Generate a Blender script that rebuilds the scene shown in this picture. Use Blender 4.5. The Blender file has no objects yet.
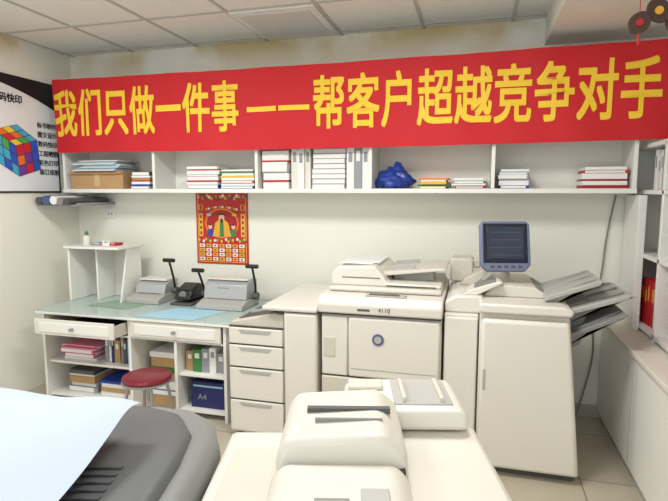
import bpy, math, random, bmesh
from mathutils import Matrix, Vector, Euler
random.seed(4)
R=math.radians
# ------------------------------------------------------------ materials
_m={}
def srgb(c):
    return tuple(((v/255)/12.92 if v/255<=0.04045 else ((v/255+0.055)/1.055)**2.4) for v in c)
def mat(name,col,rough=0.5,metal=0.0,var=0.0,scale=8.0,bump=0.0,emit=0.0):
    if name in _m: return _m[name]
    m=bpy.data.materials.new(name); m.use_nodes=True
    nt=m.node_tree; b=nt.nodes["Principled BSDF"]
    c=srgb(col)
    b.inputs["Base Color"].default_value=(*c,1)
    b.inputs["Roughness"].default_value=rough
    b.inputs["Metallic"].default_value=metal
    if emit>0:
        b.inputs["Emission Color"].default_value=(*c,1); b.inputs["Emission Strength"].default_value=emit
    if var>0 or bump>0:
        tc=nt.nodes.new("ShaderNodeTexCoord"); n=nt.nodes.new("ShaderNodeTexNoise")
        n.inputs["Scale"].default_value=scale; n.inputs["Detail"].default_value=4
        nt.links.new(tc.outputs["Object"],n.inputs["Vector"])
        if var>0:
            mx=nt.nodes.new("ShaderNodeMix"); mx.data_type='RGBA'
            mx.inputs[6].default_value=(*[v*(1-var) for v in c],1)
            mx.inputs[7].default_value=(*[min(1,v*(1+var)) for v in c],1)
            nt.links.new(n.outputs["Fac"],mx.inputs[0]); nt.links.new(mx.outputs[2],b.inputs["Base Color"])
        if bump>0:
            bp=nt.nodes.new("ShaderNodeBump"); bp.inputs["Strength"].default_value=bump
            bp.inputs["Distance"].default_value=0.01
            nt.links.new(n.outputs["Fac"],bp.inputs["Height"]); nt.links.new(bp.outputs[0],b.inputs["Normal"])
    _m[name]=m; return m
# ------------------------------------------------------------ helpers
def grp(name,loc,rot=None):
    e=bpy.data.objects.new(name,None); bpy.context.collection.objects.link(e)
    e.location=loc; e.empty_display_size=0.1
    if rot is not None: e.rotation_euler=(0,0,R(rot)); e["loc"]=1
    return e
def link(o,par):
    bpy.context.collection.objects.link(o)
    if par is not None:
        o.parent=par
        if "loc" not in par: o.matrix_parent_inverse=Matrix.Translation(par.location).inverted()
def mk(name,par,verts,faces,mats,fm=None,bev=0.0,smooth=True,seg=2):
    me=bpy.data.meshes.new(name); me.from_pydata([tuple(v) for v in verts],[],faces); me.update()
    if not isinstance(mats,(list,tuple)): mats=[mats]
    for m in mats: me.materials.append(m)
    if fm:
        for p,i in zip(me.polygons,fm): p.material_index=i
    bm=bmesh.new(); bm.from_mesh(me)
    if bev>=0 and fm is None: bmesh.ops.recalc_face_normals(bm,faces=bm.faces)
    bm.to_mesh(me); bm.free()
    if smooth:
        for p in me.polygons: p.use_smooth=True
        me.set_sharp_from_angle(angle=R(35))
    o=bpy.data.objects.new(name,me); link(o,par)
    if bev>0:
        b=o.modifiers.new("bevel",'BEVEL'); b.width=bev; b.segments=seg; b.limit_method='ANGLE'; b.angle_limit=R(30)
        b.harden_normals=False
    return o
BF=[(0,3,2,1),(4,5,6,7),(0,1,5,4),(1,2,6,5),(2,3,7,6),(3,0,4,7)]
def bv(x,y,z):
    return [(x[0],y[0],z[0]),(x[1],y[0],z[0]),(x[1],y[1],z[0]),(x[0],y[1],z[0]),
            (x[0],y[0],z[1]),(x[1],y[0],z[1]),(x[1],y[1],z[1]),(x[0],y[1],z[1])]
def box(name,par,x,y,z,m,bev=0.004):
    return mk(name,par,bv(x,y,z),BF,m,bev=bev)
def prism(name,par,pts,plane,r,m,bev=0.004,seg=2):
    n=len(pts); V=[]
    for t in r:
        for p in pts:
            V.append({'XY':(p[0],p[1],t),'XZ':(p[0],t,p[1]),'YZ':(t,p[0],p[1])}[plane])
    F=[tuple(range(n)),tuple(range(2*n-1,n-1,-1))]+[(i,(i+1)%n,n+(i+1)%n,n+i) for i in range(n)]
    return mk(name,par,V,F,m,bev=bev,seg=seg)
def cyl(name,par,a,b,r,m,r2=None,n=24,bev=0.0):
    a=Vector(a);b=Vector(b);d=(b-a).normalized()
    u=d.orthogonal().normalized();w=d.cross(u); r2=r if r2 is None else r2
    V=[];
    for c,rr in((a,r),(b,r2)):
        for i in range(n):
            t=2*math.pi*i/n; V.append(c+(u*math.cos(t)+w*math.sin(t))*rr)
    F=[tuple(range(n)),tuple(range(2*n-1,n-1,-1))]+[(i,(i+1)%n,n+(i+1)%n,n+i) for i in range(n)]
    return mk(name,par,V,F,m,bev=bev)
def lathe(name,par,c,prof,m,n=32):
    V=[];F=[]
    for r,z in prof:
        for i in range(n):
            t=2*math.pi*i/n; V.append((c[0]+r*math.cos(t),c[1]+r*math.sin(t),c[2]+z))
    for k in range(len(prof)-1):
        for i in range(n): F.append((k*n+i,k*n+(i+1)%n,(k+1)*n+(i+1)%n,(k+1)*n+i))
    F.append(tuple(range(n-1,-1,-1))); F.append(tuple((len(prof)-1)*n+i for i in range(n)))
    return mk(name,par,V,F,m)
def tomesh(name,cu,m):
    t=bpy.data.objects.new(name+"_tmp",cu); bpy.context.collection.objects.link(t)
    bpy.context.view_layer.update()
    me=bpy.data.meshes.new_from_object(t.evaluated_get(bpy.context.evaluated_depsgraph_get()))
    bpy.data.objects.remove(t); me.name=name
    me.materials.clear(); me.materials.append(m)
    return me
def tube(name,par,pts,r,m,cyc=False,smoothc=True):
    cu=bpy.data.curves.new(name,'CURVE'); cu.dimensions='3D'; cu.bevel_depth=r; cu.bevel_resolution=3
    cu.resolution_u=8; cu.use_fill_caps=True
    s=cu.splines.new('BEZIER' if smoothc else 'POLY')
    if smoothc:
        s.bezier_points.add(len(pts)-1)
        for p,q in zip(s.bezier_points,pts):
            p.co=q; p.handle_left_type=p.handle_right_type='AUTO'
    else:
        s.points.add(len(pts)-1)
        for p,q in zip(s.points,pts): p.co=(*q,1)
    s.use_cyclic_u=cyc
    me=tomesh(name,cu,m)
    for p in me.polygons: p.use_smooth=True
    o=bpy.data.objects.new(name,me); link(o,par); return o
def text(name,par,s,pos,size,m,rot=(90,0,0),sx=1.0,sy=1.0,ext=0.001,bold=0.0,align='CENTER',drape=None):
    cu=bpy.data.curves.new(name,'FONT'); cu.body=s; cu.size=size; cu.extrude=ext
    cu.align_x=align; cu.align_y='CENTER'
    me=tomesh(name,cu,m)
    bm=bmesh.new()
    offs=[(0,0)] if bold==0 else [(-bold,-bold),(bold,-bold),(-bold,bold),(bold,bold),(0,0)]
    for i,(a,b) in enumerate(offs):
        m2=me.copy(); m2.transform(Matrix.Translation((a,b,.0003*i))); bm.from_mesh(m2); bpy.data.meshes.remove(m2)
    bm.to_mesh(me); bm.free()
    M=Matrix.Translation(pos)@Euler([R(a) for a in rot]).to_matrix().to_4x4()@Matrix.Diagonal((sx,sy,1,1))
    me.transform(M)
    if drape:
        for v in me.vertices: v.co.y+=drape(v.co.x,v.co.z)
    o=bpy.data.objects.new(name,me); link(o,par); return o
class MB:
    def __init__(s): s.V=[];s.F=[];s.M=[];s.ms=[]
    def mi(s,m):
        if m not in s.ms: s.ms.append(m)
        return s.ms.index(m)
    def poly(s,pts,m):
        k=len(s.V); s.V+=list(pts); s.F.append(tuple(range(k,k+len(pts)))); s.M.append(s.mi(m))
    def box(s,x,y,z,m):
        k=len(s.V); s.V+=bv(x,y,z)
        for f in BF: s.F.append(tuple(i+k for i in f)); s.M.append(s.mi(m))
    def done(s,name,par=None,bev=0): return mk(name,par,s.V,s.F,s.ms,s.M,bev=bev,smooth=False)
# ------------------------------------------------------------ palette
cream=mat("copier_cream_plastic",(217,212,201),0.42,var=0.02,scale=3)
cream2=mat("copier_panel_plastic",(208,203,190),0.45,var=0.02)
cream3=mat("copier_light_plastic",(225,221,211),0.4)
seam=mat("seam_dark",(70,68,62),0.7)
lgrey=mat("light_grey_plastic",(176,175,170),0.5)
mgrey=mat("mid_grey_plastic",(136,136,133),0.5,var=0.04)
dgrey=mat("dark_grey_plastic",(82,83,84),0.5,var=0.05)
black=mat("black_plastic",(22,22,24),0.35)
white=mat("white_laminate",(236,235,229),0.4,var=0.02)
paperw=mat("white_paper",(236,236,233),0.8)
red=mat("banner_red_cloth",(200,24,34),0.7,var=0.1,scale=4)
yel=mat("banner_yellow_print",(246,204,50),0.6)
redb=mat("red_cover",(185,28,36),0.5); blueb=mat("blue_cover",(40,70,165),0.5)
navy=mat("navy_box",(34,40,98),0.5); green=mat("green_cover",(60,130,70),0.5)
pink=mat("pink_paper",(232,140,165),0.8); cyan=mat("light_blue_paper",(160,204,224),0.7)
card=mat("cardboard",(186,150,104),0.8,var=0.1); yellowb=mat("yellow_cover",(225,185,70),0.5)
silver=mat("brushed_metal",(170,170,172),0.35,0.7); greyb=mat("grey_cover",(150,152,158),0.6)
gold=mat("gold_print",(226,170,60),0.5); ora=mat("orange_print",(235,120,40),0.5)
skin=mat("printed_skin_tone",(240,190,150),0.5)

# ------------------------------------------------------------ room
def wallmat(name,col):
    m=bpy.data.materials.new(name); m.use_nodes=True; nt=m.node_tree; b=nt.nodes["Principled BSDF"]
    b.inputs["Roughness"].default_value=0.75
    tc=nt.nodes.new("ShaderNodeTexCoord"); n=nt.nodes.new("ShaderNodeTexNoise"); n.inputs["Scale"].default_value=1.7; n.inputs["Detail"].default_value=7
    nt.links.new(tc.outputs["Object"],n.inputs["Vector"])
    sp=nt.nodes.new("ShaderNodeSeparateXYZ"); nt.links.new(tc.outputs["Object"],sp.inputs[0])
    mr=nt.nodes.new("ShaderNodeMapRange"); mr.inputs[1].default_value=2.5; mr.inputs[2].default_value=2.75
    nt.links.new(sp.outputs[2],mr.inputs[0])
    r=nt.nodes.new("ShaderNodeMapRange"); r.inputs[1].default_value=0.48; r.inputs[2].default_value=0.64
    nt.links.new(n.outputs["Fac"],r.inputs[0])
    mu=nt.nodes.new("ShaderNodeMath"); mu.operation='MULTIPLY'; nt.links.new(mr.outputs[0],mu.inputs[0]); nt.links.new(r.outputs[0],mu.inputs[1])
    mx=nt.nodes.new("ShaderNodeMix"); mx.data_type='RGBA'
    mx.inputs[6].default_value=(*srgb(col),1); mx.inputs[7].default_value=(*srgb((200,180,122)),1)
    nt.links.new(mu.outputs[0],mx.inputs[0]); nt.links.new(mx.outputs[2],b.inputs["Base Color"])
    n2=nt.nodes.new("ShaderNodeTexNoise"); n2.inputs["Scale"].default_value=60
    nt.links.new(tc.outputs["Object"],n2.inputs["Vector"])
    bp=nt.nodes.new("ShaderNodeBump"); bp.inputs["Strength"].default_value=0.05; bp.inputs["Distance"].default_value=0.01
    nt.links.new(n2.outputs["Fac"],bp.inputs["Height"]); nt.links.new(bp.outputs[0],b.inputs["Normal"])
    return m
wm=wallmat("painted_wall",(238,237,226))
XL,YB,ZC,XR=-3.44,3.9,2.75,1.36
box("wall_back",None,(XL-.1,XR+.1),(YB,YB+.1),(0,ZC),wm,0)
box("wall_left",None,(XL-.1,XL),(-1.6,YB),(0,ZC),wm,0)
box("wall_right",None,(XR,XR+.1),(-1.6,YB),(0,ZC),wm,0)
cm=mat("ceiling_tile",(232,234,229),0.85,var=0.03,scale=30,bump=0.2)
box("ceiling",None,(XL-.1,XR+.1),(-1.6,YB+.1),(ZC,ZC+.06),cm,0)
fm=bpy.data.materials.new("floor_tile"); fm.use_nodes=True; nt=fm.node_tree; b=nt.nodes["Principled BSDF"]; b.inputs["Roughness"].default_value=.3
tc=nt.nodes.new("ShaderNodeTexCoord"); br=nt.nodes.new("ShaderNodeTexBrick"); br.offset=0; br.inputs["Scale"].default_value=1
br.inputs["Brick Width"].default_value=.6; br.inputs["Row Height"].default_value=.6; br.inputs["Mortar Size"].default_value=.004
br.inputs["Color1"].default_value=(*srgb((188,178,160)),1); br.inputs["Color2"].default_value=(*srgb((182,172,154)),1); br.inputs["Mortar"].default_value=(*srgb((130,120,105)),1)
nt.links.new(tc.outputs["Object"],br.inputs["Vector"]); nt.links.new(br.outputs["Color"],b.inputs["Base Color"])
box("floor",None,(XL-.1,XR+.1),(-1.6,YB+.1),(-.06,0),fm,0)
g=MB(); tb=mat("ceiling_tbar",(186,189,184),0.6)
x=-1.6-0.6*3
while x<XR:
    g.box((x-.011,x+.011),(-1.6,YB),(ZC-.006,ZC+.002),tb); x+=.6
y=3.8
while y>-1.6:
    g.box((XL,XR),(y-.011,y+.011),(ZC-.007,ZC+.001),tb); y-=.6
g.done("ceiling_grid")
box("beam_right",None,(.41,XR),(-1.6,YB),(2.575,ZC),mat("beam_paint",(226,225,217),0.7),0)
e=grp("ceiling_vent_panel",(-1.3,3.5,ZC))
box("frame",e,(-1.59,-1.01),(3.21,3.79),(ZC-.018,ZC-.004),mat("vent_frame",(228,230,226),.5),.004)
box("diffuser",e,(-1.54,-1.06),(3.26,3.74),(ZC-.024,ZC-.017),mat("vent_diffuser",(206,210,208),.4),.003)
lampw=mat("added_lamp_diffuser",(255,252,246),.4,emit=3.0)
for (lx,ly,en) in((-2.2,2.0,30),(-.4,2.0,30),(-1.9,-.7,14),(-.4,-.7,14)):  # unseen ceiling fixtures, added out of view to light the room
    e=grp("added_ceiling_lamp",(lx,ly,ZC))
    box("housing",e,(lx-.3,lx+.3),(ly-.3,ly+.3),(ZC-.03,ZC-.007),white,.004)
    box("diffuser",e,(lx-.27,lx+.27),(ly-.27,ly+.27),(ZC-.036,ZC-.03),lampw,0)
    l=bpy.data.lights.new("added_lamp_light",'AREA'); l.energy=en; l.size=.54; l.color=(1,.99,.97)
    o=bpy.data.objects.new("added_lamp_light",l); link(o,e); o.location=(lx,ly,ZC-.045)
box("baseboard_back",None,(XL,XR),(YB-.012,YB),(0,.09),mat("baseboard_mat",(190,180,165),.5),.002)

# ------------------------------------------------------------ banner
e=grp("banner",(-1.13,3.55,2.19))
def wave(X,Z):
    w=(Z-1.905)/.578
    return .006*math.sin(X*7+w*2)+.004*math.sin(X*17+w*5)
nx,nz=180,12; V=[];F=[]
for j in range(nz+1):
    for i in range(nx+1):
        u=i/nx; w=j/nz
        X=-3.33+4.46*u; Z=1.905+.578*w-0.012*math.sin(u*math.pi)
        V.append((X,3.568+wave(X,Z),Z))
for j in range(nz):
    for i in range(nx):
        a=j*(nx+1)+i; F.append((a,a+1,a+nx+2,a+nx+1))
o=mk("cloth",e,V,F,red,bev=0)
dr=wave; TY=3.5655
for i,c in enumerate("我们只做一件事"):
    text("char_%d"%i,e,c,(-3.215+.2345*i,TY,2.185),.235,yel,sx=.98,sy=1.62,ext=.0004,bold=.0045,drape=dr)
for k,xx in enumerate((-1.52,-1.27)):
    s=MB(); n=12
    for q in range(n):
        a=xx-.115+.23*q/n; b2=xx-.115+.23*(q+1)/n
        s.poly([(a,TY+wave(a,2.165),2.165),(b2,TY+wave(b2,2.165),2.165),(b2,TY+wave(b2,2.2),2.2),(a,TY+wave(a,2.2),2.2)],yel)
    s.done("dash_%d"%k,e)
for i,c in enumerate("帮客户超越竞争对手"):
    text("char_b%d"%i,e,c,(-1.014+.243*i,TY,2.18),.235,yel,sx=1.02,sy=1.62,ext=.0004,bold=.0045,drape=dr)
tube("rope_left",e,[(-3.33,3.565,2.47),(-3.40,3.58,2.49),(-3.438,3.6,2.5)],.003,paperw)

# ------------------------------------------------------------ wall shelf
e=grp("wall_shelf",(-1.2,3.75,1.6))
box("board",e,(-3.32,.95),(3.6,3.9),(1.58,1.612),white,.003)
box("top_board",e,(-3.32,.95),(3.6,3.9),(2.06,2.09),white,.003)
for k,xx in enumerate((-3.30,-2.455,-1.584,-.725,.097,.935)):
    box("divider_%d"%k,e,(xx-.012,xx+.012),(3.605,3.9),(1.612,2.06),white,.002)
def stack(name,x,y,z0,layers,jit=.012):
    s=MB(); z=z0
    for t,m in layers:
        dx=random.uniform(0,jit); dy=random.uniform(0,jit); 
        s.box((x[0]+dx,x[1]-random.uniform(0,jit)),(y[0]+dy,y[1]),(z,z+t),m)
        if t>.012 and m is not card:
            s.box((x[0]+dx+.004,x[1]-jit-.003),(y[0]+dy-.001,y[0]+dy),(z+.003,z+t-.003),paperw if random.random()<.6 else m)
        z+=t+.0006
    return s.done(name)
def row(name,x0,y,z0,items):
    s=MB(); x=x0
    for w,h,m in items:
        dy=random.uniform(0,.02)
        s.box((x,x+w-.0015),(y[0]+dy,y[1]),(z0,z0+h),m)
        s.box((x+w*.25,x+w*.75),(y[0]+dy-.001,y[0]+dy),(z0+h*.62,z0+h*.85),greyb if m is paperw or m is cream3 else paperw)
        x+=w
    return s.done(name)
SZ=1.6125
e=grp("cardboard_box",(-3.0,3.75,1.65))
box("carton",e,(-3.25,-2.75),(3.62,3.86),(SZ,SZ+.14),card,.003)
box("tape",e,(-3.02,-2.97),(3.618,3.62),(SZ+.02,SZ+.139),mat("tape",(200,175,130),.4),0)
prism("flap",e,[(3.60,SZ+.12),(3.622,SZ+.139),(3.622,SZ+.143),(3.597,SZ+.122)],'YZ',(-3.25,-2.75),card,.001)
s=MB()
for k in range(10):
    a=.02*(k%6); s.box((-3.2+a*.9,-2.80+a*.4),(3.58+a*.3,3.84),(SZ+.144+k*.0085,SZ+.151+k*.0085),[paperw,cyan,greyb,paperw,cyan,paperw][k%6])
s.done("paper_pile")
stack("magazine_stack",(-2.68,-2.5),(3.62,3.85),SZ,[(.02,greyb),(.015,blueb),(.02,paperw),(.01,redb),(.02,card),(.015,paperw),(.03,dgrey)])
stack("book_stack",(-2.18,-1.90),(3.62,3.86),SZ,[(.03,blueb),(.02,paperw),(.012,redb),(.03,paperw),(.015,greyb),(.03,paperw),(.008,redb),(.02,paperw)])
stack("book_stack",(-1.89,-1.61),(3.62,3.86),SZ,[(.02,blueb),(.02,paperw),(.02,redb),(.02,paperw),(.015,yellowb),(.02,paperw),(.012,green),(.012,paperw)])
stack("paper_stack",(-1.55,-1.34),(3.63,3.86),SZ,[(.05,paperw),(.012,redb),(.05,paperw),(.01,greyb),(.07,paperw),(.012,redb),(.07,paperw)])
row("binder_row",-1.32,(3.63,3.86),SZ,[(.05,.31,cream3),(.05,.30,paperw),(.045,.31,cream3)])
stack("paper_ream_stack",(-1.16,-.91),(3.63,3.86),SZ,[(.03,paperw),(.005,greyb)]*8)
row("ring_binder_row",-.90,(3.63,3.86),SZ,[(.055,.3,paperw),(.055,.31,greyb),(.05,.3,paperw)])
bm=bmesh.new(); bmesh.ops.create_icosphere(bm,subdivisions=4,radius=1)
for v in bm.verts:
    n=v.co.copy(); k=1+.10*math.sin(n.x*9+n.z*5)+.07*math.sin(n.y*13+n.z*11)+.04*math.sin(n.x*23+n.y*19)
    top=max(0,n.z); 
    v.co=Vector((n.x*.135*k*(1-.35*top),n.y*.1*k*(1-.35*top),max(n.z,-.6)*.09*k+(.04*top**4 if n.x>0 else 0)))
zm=min(v.co.z for v in bm.verts)
for v in bm.verts: v.co+=Vector((-.575,3.74,SZ-zm))
me=bpy.data.meshes.new("blue_plastic_bag"); bm.to_mesh(me); bm.free()
for p in me.polygons:p.use_smooth=True
me.materials.append(mat("blue_bag",(36,62,150),.3,var=.25,scale=25)); link(bpy.data.objects.new("blue_plastic_bag",me),None)
stack("catalogue_stack",(-.40,-.18),(3.62,3.86),SZ,[(.015,yellowb),(.012,green),(.02,yellowb),(.01,paperw),(.012,ora)],.03)
stack("catalogue_stack",(-.17,.07),(3.62,3.86),SZ,[(.02,redb),(.012,paperw),(.018,green),(.02,cream2)],.03)
stack("brochure_stack",(.13,.33),(3.64,3.86),SZ,[(.02,blueb),(.03,paperw),(.012,greyb),(.025,paperw),(.02,cyan),(.015,paperw)],.02)
stack("notebook_stack",(.64,.91),(3.63,3.86),SZ,[(.02,redb),(.025,paperw),(.012,redb),(.035,paperw),(.02,redb),(.02,paperw)],.02)

# ------------------------------------------------------------ poster left wall
e=grp("wall_poster",(-3.43,3.0,2.02)); PX=XL+.006
box("board",e,(XL,PX),(2.3,3.70),(1.58,2.47),mat("poster_white",(236,240,244),.4),0)
s=MB()
blk=mat("poster_black",(18,18,26),.5)
for (ya,yb,za,zb) in((2.3,3.70,1.58,1.594),(2.3,3.70,2.455,2.47),(3.688,3.70,1.58,2.47)):
    s.box((PX,PX+.004),(ya,yb),(za,zb),blk)
N=20
pts=[(PX+.002,3.688,2.455),(PX+.002,2.9,2.455)]
for i in range(N+1):
    t=i/N; pts.append((PX+.002,2.9+.788*t,2.455-.03-.14*t*t-.03*t))
s.poly(pts,blk)
s.done("print_frame",e)
cols=[mat("p_red",(215,40,50),.4),mat("p_blue",(40,90,200),.4),mat("p_green",(70,180,80),.4),mat("p_yellow",(240,210,50),.4),ora,mat("p_cyan",(60,180,215),.4),mat("p_purple",(120,60,160),.4)]
s=MB(); cy,cz=3.29,1.86; S=.082
def dirs(a,b,o,pal):
    for i in range(3):
        for j in range(3):
            p=o+a*S*i+b*S*j; q=.06*S
            c=[p+a*q+b*q,p+a*(S-q)+b*q,p+a*(S-q)+b*(S-q),p+a*q+b*(S-q)]
            s.poly(c,pal[(i*2+j*3+i*j)%len(pal)])
o0=Vector((PX+.006,cy-.02,cz+.08))
A_=Vector((0,.85,.25)); B_=Vector((0,-.75,.42)); C_=Vector((0,.08,-.95))
for a,b in((A_,B_),(A_,C_),(B_,C_)):
    s.poly([(PX+.004,p.y,p.z) for p in(o0,o0+a*3*S,o0+a*3*S+b*3*S,o0+b*3*S)],mat("cube_edge",(90,60,110),.5))
dirs(A_,B_,o0,[cols[3],cols[4],cols[2],cols[0],cols[5]])
dirs(A_,C_,o0,[cols[0],cols[6],cols[0],cols[4],cols[1]])
dirs(B_,C_,o0,[cols[1],cols[5],cols[2],cols[1],cols[5]])
s.done("cube_print",e)
for i,t in enumerate(["标书制作","图文设计","数码快印","工程晒图","彩色打印","装订成册"]):
    text("line_%d"%i,e,t,(PX+.004,3.585,2.12-.075*i),.05,blk,rot=(90,0,90),ext=.0005,bold=.0005)
text("title",e,"数码快印",(PX+.004,3.22,2.29),.07,blk,rot=(90,0,90),ext=.0005,bold=.0015)

# calendar
e=grp("wall_calendar",(-2.02,3.89,1.3))
box("sheet",e,(-2.26,-1.79),(3.894,3.9),(.99,1.6),mat("cal_red",(196,34,30),.5,var=.15,scale=30),0)
s=MB(); yy=3.892
def fr(x0,x1,z0,z1,w,m,y=yy):
    s.box((x0,x1),(y,y+.001),(z0,z0+w),m); s.box((x0,x1),(y,y+.001),(z1-w,z1),m)
    s.box((x0,x0+w),(y,y+.001),(z0,z1),m); s.box((x1-w,x1),(y,y+.001),(z0,z1),m)
def el(cx,cz,rx,rz,m,d=2):
    s.poly([(cx+rx*math.cos(t*.3927),yy-.0004*d,cz+rz*math.sin(t*.3927)) for t in range(16)],m)
fr(-2.245,-1.805,1.005,1.585,.007,gold)
for i in range(22):
    el(-2.235+.0205*i,1.545+.012*math.sin(i*1.9),.012,.014,[gold,green,ora,blueb,yellowb,paperw][i%6])
    el(-2.235+.0205*i,1.19+.01*math.sin(i*2.3),.011,.012,[yellowb,redb,paperw,gold,green][i%5])
for sx in(-1,1):
    cx=-2.025+sx*.19
    el(cx,1.46,.022,.028,gold); el(cx,1.46,.012,.026,redb,3)
    s.box((cx-.018,cx+.018),(yy-.001,yy),(1.22,1.41),yellowb)
    for k in range(4): s.box((cx-.009,cx+.009),(yy-.002,yy-.001),(1.235+.045*k,1.26+.045*k),redb)
el(-2.025,1.33,.155,.125,ora,1); el(-2.025,1.33,.14,.112,mat("cal_deep",(170,20,26),.5),2)
s.poly([(-2.11,yy-.0014,1.22),(-1.94,yy-.0014,1.22),(-1.965,yy-.0014,1.33),(-2.0,yy-.0014,1.36),(-2.05,yy-.0014,1.36),(-2.085,yy-.0014,1.33)],gold)
s.poly([(-2.045,yy-.0018,1.22),(-2.005,yy-.0018,1.22),(-2.01,yy-.0018,1.35),(-2.04,yy-.0018,1.35)],green)
el(-2.025,1.375,.026,.030,skin,5); el(-2.025,1.352,.012,.018,black,6)
s.box((-2.055,-1.995),(yy-.004,yy-.003),(1.398,1.412),black); el(-2.025,1.418,.02,.016,redb,9)
for sx in(-1,1):
    cx=-2.025+sx*.105
    el(cx,1.25,.026,.034,[blueb,green][sx>0],5); el(cx,1.30,.018,.019,skin,6); el(cx,1.318,.010,.008,black,7)
    el(cx+sx*.01,1.40,.022,.012,[cyan,yellowb][sx>0],5)
for i in range(14): el(-2.16+.0208*i,1.445+.02*math.sin(i/13*math.pi),.009,.009,[gold,paperw,green][i%3],4)
for i in range(7):
    for j in range(4):
        s.box((-2.232+.06*i,-2.185+.06*i),(yy,yy+.001),(1.018+.037*j,1.046+.037*j),[paperw,gold,yellowb,paperw][(i*2+j)%4])
        s.box((-2.22+.06*i,-2.20+.06*i),(yy-.001,yy),(1.026+.037*j,1.038+.037*j),[redb,green,redb][(i+j)%3])
s.done("print",e)
box("hanger",e,(-2.1,-1.95),(3.89,3.9),(1.6,1.61),silver,0)
e=grp("wall_socket",(-3.05,3.89,1.35))
box("plate",e,(-3.14,-3.05),(3.885,3.9),(1.36,1.45),white,.004)
for k in(-1,1): box("slot",e,(-3.095+.015*k-.003,-3.095+.015*k+.003),(3.883,3.886),(1.385,1.405),black,0)
e=grp("rolled_paper_bracket",(-3.3,3.6,1.5))
box("bracket",e,(XL,-3.06),(3.45,3.9),(1.475,1.487),greyb,.003)
box("bracket_lip",e,(-3.06,-3.05),(3.45,3.9),(1.475,1.50),greyb,.002)
for k,(xx,r,m) in enumerate(((-3.38,.03,dgrey),(-3.31,.036,mat("blue_tube",(70,92,140),.4)),(-3.235,.034,paperw),(-3.17,.028,mgrey),(-3.11,.026,dgrey))):
    cyl("roll_%d"%k,e,(xx,3.40,1.488+r),(xx,3.86,1.488+r),r,m)

# ------------------------------------------------------------ desk
e=grp("desk",(-2.35,3.5,0)); DZ=.715
box("top",e,(-3.16,-1.56),(3.08,3.88),(DZ-.028,DZ-.008),white,.003)
box("glass",e,(-3.16,-1.56),(3.08,3.88),(DZ-.008,DZ),mat("desk_glass",(176,194,188),.08),.002)
for k,xx in enumerate((-3.12,-2.37,-2.0,-1.62)):
    box("panel_%d"%k,e,(xx-.011,xx+.011),(3.11,3.86),(0 ,DZ-.028 if k!=2 else .555),white,.002)
box("back",e,(-3.12,-1.62),(3.85,3.862),(.0,DZ-.03),white,0)
box("mid_rail",e,(-3.12,-1.62),(3.12,3.85),(.545,.56),white,.002)
box("shelf_left",e,(-3.11,-2.38),(3.14,3.85),(.30,.318),white,.002)
box("floor_left",e,(-3.11,-2.38),(3.14,3.85),(.04,.058),white,.002)
for k,zz in enumerate((.06,.32)):
    box("shelf_right_%d"%k,e,(-1.99,-1.63),(3.13,3.85),(zz-.018,zz),white,.002)
box("drawer_front_right",e,(-2.35,-1.64),(3.09,3.11),(.568,.682),cream3,.004)
box("drawer_inset_right",e,(-2.31,-1.68),(3.085,3.092),(.588,.662),white,.004)
cyl("knob_right",e,(-1.99,3.06,.625),(-1.99,3.09,.625),.012,silver)
box("drawer_front_left",e,(-3.06,-2.39),(2.97,2.988),(.568,.682),cream3,.004)
box("drawer_inset_left",e,(-3.02,-2.43),(2.965,2.972),(.588,.662),white,.004)
cyl("knob_left",e,(-2.725,2.94,.625),(-2.725,2.97,.625),.012,silver)
box("drawer_side_a",e,(-3.055,-3.043),(2.988,3.6),(.575,.66),cream2,.001)
box("drawer_side_b",e,(-2.407,-2.395),(2.988,3.6),(.575,.66),cream2,.001)
box("drawer_bottom",e,(-3.043,-2.407),(2.988,3.6),(.575,.582),seam,0)
stack("pink_paper_pile",(-3.05,-2.7),(3.16,3.6),.319,[(.02,paperw),(.03,pink),(.008,paperw),(.03,pink),(.01,pink),(.006,paperw),(.012,pink)],.05)
row("folder_row",-2.66,(3.2,3.6),.319,[(.03,.2,greyb),(.03,.19,paperw),(.02,.21,navy),(.05,.17,card),(.03,.2,greyb),(.03,.18,dgrey),(.04,.19,cyan)])
stack("document_pile",(-3.02,-2.75),(3.2,3.7),.059,[(.04,greyb),(.03,paperw),(.05,card),(.02,paperw),(.03,dgrey)],.03)
stack("document_pile",(-2.73,-2.42),(3.18,3.7),.059,[(.03,paperw),(.03,card),(.03,paperw),(.02,blueb)],.03)
stack("folder_pile",(-2.32,-2.05),(3.25,3.6),.0005,[(.08,card),(.04,navy),(.07,greyb),(.06,card),(.05,green),(.07,card),(.04,paperw)],.03)
row("green_box_row",-1.97,(3.18,3.5),.321,[(.06,.14,card),(.07,.16,green),(.06,.17,greyb),(.05,.18,paperw),(.06,.14,greyb)])
e=grp("blue_carton",(-1.8,3.3,.2))
box("carton",e,(-1.93,-1.66),(3.18,3.5),(.061,.25),navy,.003)
text("label",e,"A4",(-1.84,3.178,.14),.06,greyb,ext=.0005)
box("stripe",e,(-1.91,-1.68),(3.177,3.18),(.215,.228),cyan,0)
s=MB()
s.poly([(-2.32,3.10,DZ+.0015),(-1.86,3.10,DZ+.0015),(-1.74,3.40,DZ+.0015),(-2.16,3.42,DZ+.0015)],cyan)
s.poly([(-2.9,3.3,DZ+.0015),(-2.5,3.26,DZ+.0015),(-2.45,3.5,DZ+.0015),(-2.8,3.52,DZ+.0015)],mat("desk_mat_green",(140,170,150),.5))
s.done("blue_paper_sheet")
e=grp("desktop_rack",(-2.9,3.6,DZ))
box("left_panel",e,(-3.15,-3.13),(3.42,3.72),(DZ+.001,1.14),white,.003)
prism("right_panel",e,[(3.45,DZ+.001),(3.72,DZ+.001),(3.72,1.14),(3.55,1.14)],'YZ',(-2.70,-2.685),white,.003)
box("back_panel",e,(-3.13,-2.70),(3.705,3.72),(DZ+.001,1.14),cream3,.002)
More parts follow.
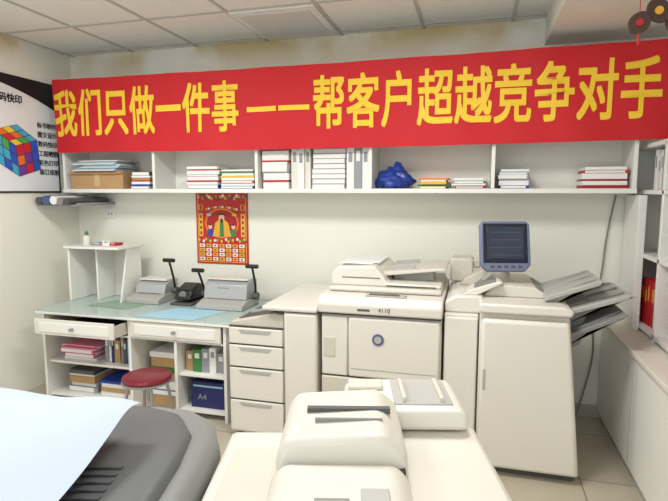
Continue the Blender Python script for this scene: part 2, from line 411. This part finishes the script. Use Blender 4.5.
box("mid_divider",e,(-2.95,-2.935),(3.5,3.705),(DZ+.001,1.14),white,.002)
box("top",e,(-3.17,-2.66),(3.40,3.74),(1.14,1.16),white,.003)
e=grp("glue_bottle",(-3.05,3.55,1.16))
lathe("bottle",e,(-3.04,3.52,1.1605),[(.028,0),(.03,.005),(.03,.06),(.02,.075),(.012,.08)],cream3)
lathe("cap",e,(-3.04,3.52,1.2405),[(.014,0),(.014,.02),(.008,.03)],green)
row("tape_roll_box",-2.98,(3.5,3.6),1.1605,[(.09,.02,greyb),(.07,.035,paperw),(.06,.02,redb)])

# ------------------------------------------------------------ binding machines
def binder(name,x0,x1,yf,h,handles,mt):
    e=grp(name,((x0+x1)/2,yf+.15,DZ)); z=DZ+.002
    prism("base",e,[(yf,z),(yf+.32,z),(yf+.32,z+.06),(yf+.1,z+.06),(yf,z+.035)],'YZ',(x0,x1),lgrey,.004)
    prism("body",e,[(yf+.1,z+.06),(yf+.3,z+.06),(yf+.3,z+h),(yf+.18,z+h),(yf+.12,z+h-.03)],'YZ',(x0+.01,x1-.01),mt,.006)
    box("guide",e,(x0+.03,x1-.03),(yf+.112,yf+.125),(z+.075,z+.095),black,0)
    box("top_plate",e,(x0+.02,x1-.02),(yf+.15,yf+.29),(z+h,z+h+.012),cream3,.003)
    for k in range(12):
        xx=x0+.05+(x1-x0-.1)*k/11
        box("tooth_%d"%k,e,(xx-.004,xx+.004),(yf+.10,yf+.118),(z+.061,z+.068),black,0)
    for k,(hx,hz,dy) in enumerate(handles):
        cyl("pivot_%d"%k,e,(hx-.02,yf+.2,z+.08),(hx+.02,yf+.2,z+.08),.028,dgrey)
        tube("lever_%d"%k,e,[(hx,yf+.2,z+.08),(hx,yf+.17+dy*.5,z+hz*.6),(hx-.02,yf+.15+dy,z+hz)],.009,black)
        cyl("grip_%d"%k,e,(hx-.07,yf+.15+dy,z+hz),(hx+.03,yf+.15+dy,z+hz),.016,black,bev=.004)
    return e
mt=mat("machine_silver",(176,178,180),.4,.2)
binder("comb_binding_machine",-2.65,-2.36,3.46,.16,[(-2.33,.33,.0)],mt)
eb=binder("comb_binding_machine",-2.01,-1.635,3.42,.2,[(-2.04,.27,-.02),(-1.61,.31,.03)],mt)
text("label",eb,"BINDER",(-1.84,3.535,DZ+.14),.026,black,ext=.0005)
e=grp("paper_stapler",(-2.18,3.6,DZ))
prism("base",e,[(3.48,DZ+.002),(3.74,DZ+.002),(3.74,DZ+.02),(3.48,DZ+.02)],'YZ',(-2.27,-2.09),dgrey,.004)
prism("arm",e,[(3.50,DZ+.04),(3.74,DZ+.021),(3.74,DZ+.13),(3.66,DZ+.155),(3.54,DZ+.11)],'YZ',(-2.25,-2.11),black,.012)
cyl("dial",e,(-2.18,3.53,DZ+.08),(-2.18,3.512,DZ+.075),.03,mgrey)
# stool
e=grp("round_stool",(-1.97,2.74,0))
lathe("seat",e,(-1.97,2.74,.41),[(.13,0),(.148,.008),(.152,.022),(.145,.036),(.12,.042),(.0,.042)],mat("stool_red",(118,22,38),.3,var=.1,scale=20))
lathe("rim",e,(-1.97,2.74,.402),[(.145,0),(.155,.004),(.155,.014),(.145,.018)],silver)
for k in range(4):
    t=R(45+90*k); c,s_=math.cos(t),math.sin(t)
    tube("leg_%d"%k,e,[(-1.97+.11*c,2.74+.11*s_,.41),(-1.97+.15*c,2.74+.15*s_,.2),(-1.97+.17*c,2.74+.17*s_,.0)],.01,silver)
tube("ring",e,[(-1.97+.152*math.cos(R(45*k)),2.74+.152*math.sin(R(45*k)),.17) for k in range(8)],.007,silver,cyc=True)

# ------------------------------------------------------------ paper feeder unit + cabinet
e=grp("paper_feed_cabinet",(-1.2,3.3,0)); YF=2.95
box("drawer_body",e,(-1.51,-1.135),(YF+.02,3.70),(.03,.74),cream,.008)
for k,(z0,z1) in enumerate(((.05,.255),(.265,.47),(.48,.62),(.63,.735))):
    box("tray_%d"%k,e,(-1.505,-1.14),(YF,YF+.02),(z0,z1),cream3,.006)
    prism("grip_%d"%k,e,[(-1.42,z1-.035),(-1.23,z1-.035),(-1.21,z1-.012),(-1.44,z1-.012)],'XZ',(YF-.003,YF+.001),lgrey,.001)
    box("seam_%d"%k,e,(-1.505,-1.14),(YF+.006,YF+.022),(z1,z1+.01),seam,0)
prism("bypass_ramp",e,[(-1.50,.74),(-1.14,.74),(-1.14,.83),(-1.2,.83),(-1.50,.765)],'XZ',(YF+.03,3.6),cream2,.006)
prism("bypass_tray",e,[(-1.47,.772),(-1.2,.831),(-1.2,.836),(-1.47,.778)],'XZ',(YF+.08,3.5),dgrey,.001)
prism("bypass_guide",e,[(-1.44,.782),(-1.2,.835),(-1.2,.85),(-1.44,.80)],'XZ',(YF+.2,YF+.22),lgrey,.001)
prism("bypass_guide_b",e,[(-1.44,.782),(-1.2,.835),(-1.2,.85),(-1.44,.80)],'XZ',(YF+.42,YF+.44),lgrey,.001)
box("cabinet",e,(-1.13,-.915),(YF,3.72),(.03,.86),cream,.01)
box("cabinet_door",e,(-1.12,-.922),(YF-.012,YF),(.06,.845),cream3,.006)
box("cabinet_lid",e,(-1.27,-.912),(YF-.015,3.74),(.86,.89),cream3,.01)
box("lid_seam",e,(-1.20,-.914),(YF-.002,3.71),(.853,.862),seam,0)
for k,xx in enumerate((-1.46,-1.18,-1.08,-.95)):
    for j,yy2 in enumerate((3.02,3.62)):
        cyl("caster_%d_%d"%(k,j),e,(xx-.015,yy2,.022),(xx+.015,yy2,.022),.022,black)

# ------------------------------------------------------------ main copier
e=grp("photocopier",(-.53,3.3,0))
box("body",e,(-.89,-.172),(2.97,3.72),(.03,.862),cream,.012)
box("front_left_panel",e,(-.885,-.725),(2.95,2.972),(.485,.85),cream3,.008)
box("front_main_door",e,(-.718,-.18),(2.945,2.972),(.485,.85),cream3,.012)
for k,(z0,z1) in enumerate(((.335,.475),(.19,.325),(.05,.18))):
    box("tray_%d"%k,e,(-.885,-.18),(2.948,2.972),(z0,z1),cream2,.006)
    box("tray_grip_%d"%k,e,(-.62,-.42),(2.944,2.95),(z1-.04,z1-.012),lgrey,.003)
for k,zz in enumerate((.478,.329,.183)):
    box("tray_seam_%d"%k,e,(-.888,-.176),(2.962,2.972),(zz-.004,zz+.006),seam,0)
box("door_line",e,(-.70,-.2),(2.943,2.946),(.535,.539),lgrey,0)
box("output_slot",e,(-.87,-.80),(2.946,2.951),(.60,.72),cream2,.004)
cyl("logo_disc",e,(-.537,2.938,.725),(-.537,2.946,.725),.035,mat("logo_blue",(90,98,140),.3),bev=.002)
cyl("logo_ring",e,(-.537,2.936,.725),(-.537,2.939,.725),.022,lgrey)
prism("scanner_body",e,[(2.93,.872),(2.925,.93),(2.96,.975),(3.72,.985),(3.72,.87)],'YZ',(-.905,-.168),cream3,.01)
box("scan_seam",e,(-.888,-.175),(2.955,3.70),(.86,.874),seam,0)
text("model_number",e,"4110",(-.50,2.925,.905),.036,dgrey,rot=(86,0,0),ext=.0006)
box("label_plate",e,(-.66,-.585),(2.926,2.93),(.895,.908),dgrey,0)
box("control_strip",e,(-.62,-.38),(2.965,3.02),(.974,.985),lgrey,.004)
box("keypad",e,(-.60,-.42),(2.972,3.01),(.983,.989),dgrey,.002)
box("platen_lid",e,(-.875,-.185),(3.07,3.68),(.98,1.01),cream,.012)
prism("document_feeder",e,[(-.87,1.01),(-.87,1.08),(-.83,1.125),(-.60,1.135),(-.55,1.09),(-.52,1.035),(-.19,1.03),(-.19,1.01)],'XZ',(3.12,3.66),cream3,.012)
prism("input_tray",e,[(-.56,1.09),(-.19,1.125),(-.168,1.12),(-.168,1.108),(-.20,1.108),(-.55,1.065)],'XZ',(3.2,3.62),cream,.005)
prism("tray_support",e,[(-.5,1.03),(-.25,1.03),(-.25,1.11),(-.5,1.075)],'XZ',(3.3,3.5),lgrey,.004)
prism("feed_guide_a",e,[(-.54,1.09),(-.36,1.107),(-.36,1.135),(-.52,1.118)],'XZ',(3.26,3.275),lgrey,.002)
prism("feed_guide_b",e,[(-.54,1.09),(-.36,1.107),(-.36,1.135),(-.52,1.118)],'XZ',(3.54,3.555),lgrey,.002)
box("feeder_seam",e,(-.8,-.56),(3.117,3.121),(1.06,1.064),seam,0)
box("feeder_slot",e,(-.52,-.22),(3.118,3.122),(1.015,1.021),seam,0)
for k,xx in enumerate((-.84,-.22)):
    for j,yy2 in enumerate((3.02,3.66)):
        cyl("caster_%d_%d"%(k,j),e,(xx-.015,yy2,.022),(xx+.015,yy2,.022),.022,black)
s=MB(); s.box((-.84,-.62),(3.2,3.56),(1.136,1.141),paperw); s.box((-.82,-.58),(3.22,3.58),(1.141,1.144),paperw); s.done("copy_paper")
# ------------------------------------------------------------ finisher
e=grp("copier_finisher",(.3,3.3,0))
box("bridge_body",e,(-.16,.03),(2.99,3.70),(.03,.90),cream,.01)
box("bridge_door",e,(-.155,.025),(2.965,2.99),(.06,.885),cream3,.008)
prism("bridge_top",e,[(-.16,.90),(.05,.90),(.05,1.0),(-.10,1.0),(-.16,.96)],'XZ',(3.02,3.68),cream3,.012)
prism("body",e,[(.035,.03),(.585,.03),(.50,.93),(.035,.93)],'XZ',(2.95,3.68),cream,.012)
prism("front_door",e,[(.045,.05),(.575,.05),(.495,.90),(.045,.90)],'XZ',(2.90,2.95),cream3,.02,3)
box("door_grip",e,(.06,.075),(2.897,2.903),(.5,.62),lgrey,.002)
prism("kick",e,[(.06,.0),(.56,.0),(.565,.05),(.05,.05)],'XZ',(2.96,3.66),dgrey,.004)
prism("top_cover",e,[(.03,.93),(.505,.93),(.515,.965),(.46,.985),(.03,.985)],'XZ',(2.91,3.69),cream3,.012)
prism("top_transport",e,[(.05,.985),(.44,.985),(.33,1.05),(.12,1.06)],'XZ',(3.12,3.62),cream,.01)
prism("transport_vent",e,[(.345,1.044),(.425,.997),(.428,1.0),(.348,1.049)],'XZ',(3.16,3.5),mgrey,.002)
prism("sample_tray",e,[(-.06,1.0),(.02,1.0),(.16,1.075),(.14,1.085),(-.02,1.03)],'XZ',(3.06,3.24),cream3,.006)
prism("sample_tray_inset",e,[(.0,1.038),(.12,1.078),(.12,1.084),(.0,1.044)],'XZ',(3.08,3.22),mgrey,.002)
prism("sample_tray_b",e,[(-.09,1.0),(.0,1.0),(.10,1.10),(.07,1.11),(-.06,1.04)],'XZ',(3.38,3.5),cream2,.006)
box("rear_tower",e,(-.155,-.01),(3.5,3.68),(1.0,1.155),cream2,.012)
box("rear_hook",e,(-.01,.035),(3.53,3.6),(1.09,1.125),cream2,.01)
def tray(n,x0,z0,x1,z1,y0,y1,m,m2):
    prism("tray_"+n,e,[(x0,z0),(x1,z1),(x1+.01,z1-.006),(x1-.01,z1-.03),(x0,z0-.03)],'XZ',(y0,y1),m,.005)
    prism("tray_under_"+n,e,[(x0,z0-.03),(x1-.02,z1-.032),(x1-.08,z1-.05),(x0,z0-.085)],'XZ',(y0+.04,y1-.04),m2,.004)
    for k in range(3):
        yy2=y0+.06+(y1-y0-.12)*k/2
        prism("rib_%s_%d"%(n,k),e,[(x0+.02,z0+.001),(x1-.02,z1-.001),(x1-.02,z1+.006),(x0+.02,z0+.008)],'XZ',(yy2-.008,yy2+.008),m2,.001)
tray("top",.38,1.02,.66,1.12,3.02,3.42,lgrey,lgrey)
tray("middle",.50,.95,.80,1.05,3.02,3.44,lgrey,mgrey)
tray("lower",.50,.82,.78,.95,3.0,3.44,mgrey,mgrey)
prism("tray_post",e,[(.50,.70),(.58,.74),(.62,1.0),(.50,.96)],'XZ',(3.1,3.36),mgrey,.006)
cyl("monitor_pole",e,(.185,3.37,1.0),(.18,3.33,1.2),.028,cream2)
prism("monitor_foot",e,[(.12,.986),(.25,.986),(.23,1.06),(.14,1.06)],'XZ',(3.30,3.42),cream,.008)
cyl("monitor_joint",e,(.15,3.315,1.2),(.22,3.315,1.2),.026,dgrey)
m=grp("touchscreen_monitor",(.165,3.21,1.27))
m.rotation_euler=(R(-14),0,R(12)); m["loc"]=1
fr_=mat("monitor_frame",(112,120,146),.4)
pts=[(-.11,-.15),(.11,-.15),(.145,-.11),(.145,.13),(.125,.15),(-.125,.15),(-.145,.13),(-.145,-.11)]
prism("frame",m,pts,'XZ',(-.02,.02),fr_,.008)
prism("back_shell",m,[(p[0]*.85,p[1]*.85) for p in pts],'XZ',(.02,.05),dgrey,.01)
box("bezel",m,(-.128,.128),(-.023,-.019),(-.10,.135),mat("bezel_dark",(24,27,48),.3),.003)
box("screen",m,(-.106,.106),(-.0255,-.022),(-.075,.115),mat("screen_glass",(44,52,70),.12,emit=.12),.001)
for k in range(4): box("screen_line_%d"%k,m,(-.09,.09),(-.0262,-.0255),(.08-.045*k,.083-.045*k),mat("screen_line",(80,92,110),.3),0)
for k in range(5): box("key_%d"%k,m,(-.09+.04*k,-.066+.04*k),(-.0235,-.02),(-.128,-.114),dgrey,.001)

# ------------------------------------------------------------ right counter + bookshelf
XC=XR-.004
e=grp("counter_cabinet",(1.1,2.5,0))
box("body",e,(.86,XC),(1.0,3.88),(.06,.70),white,.004)
box("top",e,(.84,XC),(.98,3.88),(.70,.73),cream3,.005)
box("plinth",e,(.88,XC),(1.02,3.87),(0,.06),lgrey,.002)
for k,yy2 in enumerate((1.7,2.4,3.1)):
    box("door_gap_%d"%k,e,(.857,.861),(yy2-.003,yy2+.003),(.09,.68),lgrey,0)
e=grp("bookshelf",(1.18,3.0,.73))
for k,yy2 in enumerate((3.86,3.30,2.6,1.9,1.25)):
    box("upright_%d"%k,e,(1.0,1.34),(yy2-.015,yy2+.015),(.731,1.87),white,.003)
for k,zz in enumerate((.76,1.20,1.59,1.87)):
    box("board_%d"%k,e,(1.0,1.34),(1.235,3.875),(zz-.014,zz+.014),white,.003)
box("back_panel",e,(1.34,1.35),(1.235,3.875),(.731,1.884),white,0)
box("end_stile",e,(.955,1.0),(3.56,3.875),(.731,1.57),white,.004)
def rowy(name,y0,x,z0,items):
    s=MB(); y=y0
    for w,h,m in items:
        dx=random.uniform(0,.02); s.box((x[0]+dx,x[1]),(y,y+w-.001),(z0,z0+h),m)
        s.box((x[0]+dx-.001,x[0]+dx),(y+w*.3,y+w*.7),(z0+h*.55,z0+h*.85),gold if m is redb else greyb)
        y+=w
    return s.done(name)
rowy("red_book_row",3.325,(1.03,1.26),.775,[(.05,.28,redb),(.04,.26,redb),(.05,.28,redb),(.04,.27,redb),(.05,.28,redb),(.05,.25,redb),(.05,.28,redb)])
rowy("red_folder_row",2.7,(1.03,1.26),.775,[(.05,.28,redb)]*10)
rowy("white_book_row",3.33,(1.03,1.26),1.605,[(.05,.24,paperw),(.04,.22,green),(.05,.24,greyb),(.04,.23,paperw),(.05,.20,cream3),(.05,.24,paperw)])
rowy("white_folder_row",2.7,(1.03,1.26),1.605,[(.05,.24,paperw),(.05,.22,green)]*4)
rowy("magazine_row",2.75,(1.03,1.26),1.215,[(.03,.24,paperw),(.04,.26,yellowb),(.03,.22,greyb)]*4)
tube("power_cable",None,[(.90,3.888,1.57),(.86,3.886,1.3),(.835,3.88,1.0),(.80,3.88,.75),(.81,3.87,.45),(.76,3.84,.2),(.70,3.78,.006)],.006,mgrey)
e=grp("hanging_ornament",(.76,2.8,2.4))
br_=mat("ornament_brown",(74,52,44),.5,var=.2,scale=30)
for k,(ox,oz,sc,an) in enumerate(((.70,2.37,.055,20),(.78,2.42,.06,-25),(.86,2.37,.055,10))):
    pts=[]
    for i in range(20):
        t=2*math.pi*i/20; r=sc*(1+.12*math.cos(2*t)); pts.append((ox+r*math.cos(t+R(an))*.8,oz+r*math.sin(t+R(an))))
    prism("medallion_%d"%k,e,pts,'XZ',(2.79+.01*k,2.80+.01*k),br_,.003)
    cyl("boss_%d"%k,e,(ox,2.783+.01*k,oz),(ox,2.79+.01*k,oz),sc*.3,gold if k==1 else redb)
    tube("cord_%d"%k,e,[(ox,2.795+.01*k,oz+sc*.9),(ox,2.795+.01*k,2.575)],.002,redb,smoothc=False)
tube("tassel",e,[(.70,2.795,2.32),(.70,2.795,2.27)],.006,redb,smoothc=False)

# ------------------------------------------------------------ foreground grey machine
e=grp("large_format_printer",(-.9875,.7666,0),15.3)
def L(p): return [(a+.75,b-1.0) for a,b in p]
plan=[(-1.35,.55),(-.32,.55),(-.29,1.12),(-.29,1.26),(-.325,1.37),(-.40,1.44),(-.50,1.465),(-.7,1.47),(-1.35,1.43)]
shell=mat("printer_grey_shell",(130,132,130),.45,var=.03)
inner=mat("printer_dark_cover",(92,95,96),.5,var=.05)
prism("stand",e,L([(-1.3,.7),(-.4,.7),(-.4,1.3),(-1.3,1.3)]),'XY',(0,.6),dgrey,.01)
prism("shell",e,L(plan),'XY',(.6,.985),shell,.05,5)
plan2=[(-1.3,.62),(-.36,.62),(-.345,1.1),(-.355,1.24),(-.41,1.345),(-.51,1.395),(-.7,1.41),(-1.3,1.37)]
prism("cover",e,L(plan2),'XY',(.95,1.01),inner,.035,4)
for k in range(14):
    y0=.68+.028*k
    prism("rib_%d"%k,e,L([(-.72,y0),(-.45,y0),(-.45,y0+.011),(-.72,y0+.011)]),'XY',(1.0,1.016),dgrey,.002)
prism("left_riser",e,L([(-1.3,.6),(-.72,.6),(-.66,1.1),(-.72,1.25),(-1.3,1.3)]),'XY',(1.0,1.075),mgrey,.02,3)
V=[];F=[];n1,n2=40,40
for j in range(n2+1):
    t=j/n2
    d=.50+.72*t
    re=-.50+.03*t
    for i in range(n1+1):
        q=i/n1
        l=-1.3+(re+1.3)*q
        d2=d+.10*(1-q)*t
        z=1.09+.045*t+.012*math.sin(l*9+d*4)+.006*math.sin(l*17-d*13)-.05*max(0,(q-.8)*5)**2*(1-t*.3)-.03*max(0,(t-.85)/.15)**2
        V.append((l+.75,d2-1.0,z))
for j in range(n2):
    for i in range(n1):
        a=j*(n1+1)+i; F.append((a,a+1,a+n1+2,a+n1+1))
o=mk("large_paper_sheet",e,V,F,mat("bluish_paper",(190,202,224),.7),bev=0)
for p in o.data.polygons: p.use_smooth=True
# ------------------------------------------------------------ foreground copier
e=grp("office_copier",(-.235,.973,0),14); e.scale=(1,1,1.03)
ox,oy=-.31,.28
def B(n,x,y,z,m,bev=.008): return box(n,e,(x[0]+ox,x[1]+ox),(y[0]+oy,y[1]+oy),z,m,bev)
def Q(n,pts,y,m,bev=.008): return prism(n,e,[(a+ox,b) for a,b in pts],'XZ',(y[0]+oy,y[1]+oy),m,bev,3)
B("body",(.02,.60),(-.62,0),(.03,.90),cream,.015)
for k,(a,b) in enumerate(((.06,-.06),(.55,-.06),(.06,-.56),(.55,-.56))):
    cyl("caster_%d"%k,e,(a+ox-.015,b+oy,.022),(a+ox+.015,b+oy,.022),.022,black)
B("left_wing",(.0,.22),(-.60,.04),(.88,.935),cream,.015)
B("wing_seam",(.002,.22),(-.602,.042),(.905,.909),seam,0)
B("wing_panel",(.03,.15),(-.50,-.06),(.934,.937),cream2,.002)
B("scanner_top",(.20,.62),(-.60,.03),(.90,.96),cream,.012)
B("platen_lid",(.40,.615),(-.56,-.07),(.965,1.005),cream,.015)
B("lid_seam",(.41,.612),(-.555,-.075),(.958,.967),seam,0)
Q("feeder_cover",[(.165,.96),(.165,1.05),(.19,1.085),(.38,1.095),(.425,1.06),(.43,.96)],(-.32,-.07),cream,.015)
Q("feeder_front",[(.16,.93),(.16,1.02),(.185,1.045),(.40,1.045),(.425,1.02),(.425,.93)],(-.60,-.325),cream,.015)
B("feeder_gap",(.18,.42),(-.332,-.315),(.96,1.03),seam,0)
B("feeder_slot",(.22,.40),(-.20,-.185),(1.085,1.097),dgrey,0)
B("feeder_slot_b",(.24,.38),(-.25,-.245),(1.085,1.097),mgrey,0)
B("panel_buttons",(.33,.38),(-.50,-.42),(1.044,1.049),lgrey,.002)
for k in range(3): B("button_%d"%k,(.335+.015*k,.345+.015*k),(-.49,-.475),(1.048,1.053),dgrey,.001)
B("button_row",(.25,.31),(-.47,-.45),(1.044,1.049),mgrey,.002)
Q("rear_tray",[(.30,1.01),(.30,1.045),(.33,1.06),(.57,1.06),(.59,1.045),(.59,1.01)],(-.12,.09),cream3,.012)
B("rear_tray_support",(.34,.56),(-.08,.05),(.955,1.03),cream2,.006)
B("tray_inset",(.42,.56),(-.09,.07),(1.057,1.064),lgrey,.003)
B("tray_guide_a",(.44,.45),(-.08,.05),(1.063,1.075),cream2,.002)
B("tray_guide_b",(.53,.54),(-.08,.05),(1.063,1.075),cream2,.002)
B("tray_handle",(.31,.40),(.0,.06),(1.058,1.07),cream2,.005)

# ------------------------------------------------------------ camera, world
cam=bpy.data.cameras.new("camera"); cam.lens=28.02; cam.sensor_width=36; cam.clip_start=.05
co=bpy.data.objects.new("camera",cam); bpy.context.collection.objects.link(co)
co.location=(0,0,1.6); co.rotation_euler=(R(90-6.6),0,R(15.3))
bpy.context.scene.camera=co
w=bpy.data.worlds.new("world"); bpy.context.scene.world=w; w.use_nodes=True
w.node_tree.nodes["Background"].inputs[0].default_value=(.9,.95,1,1)
w.node_tree.nodes["Background"].inputs[1].default_value=1.5
bpy.context.scene.view_settings.view_transform='Standard'
bpy.context.scene.view_settings.exposure=0.0
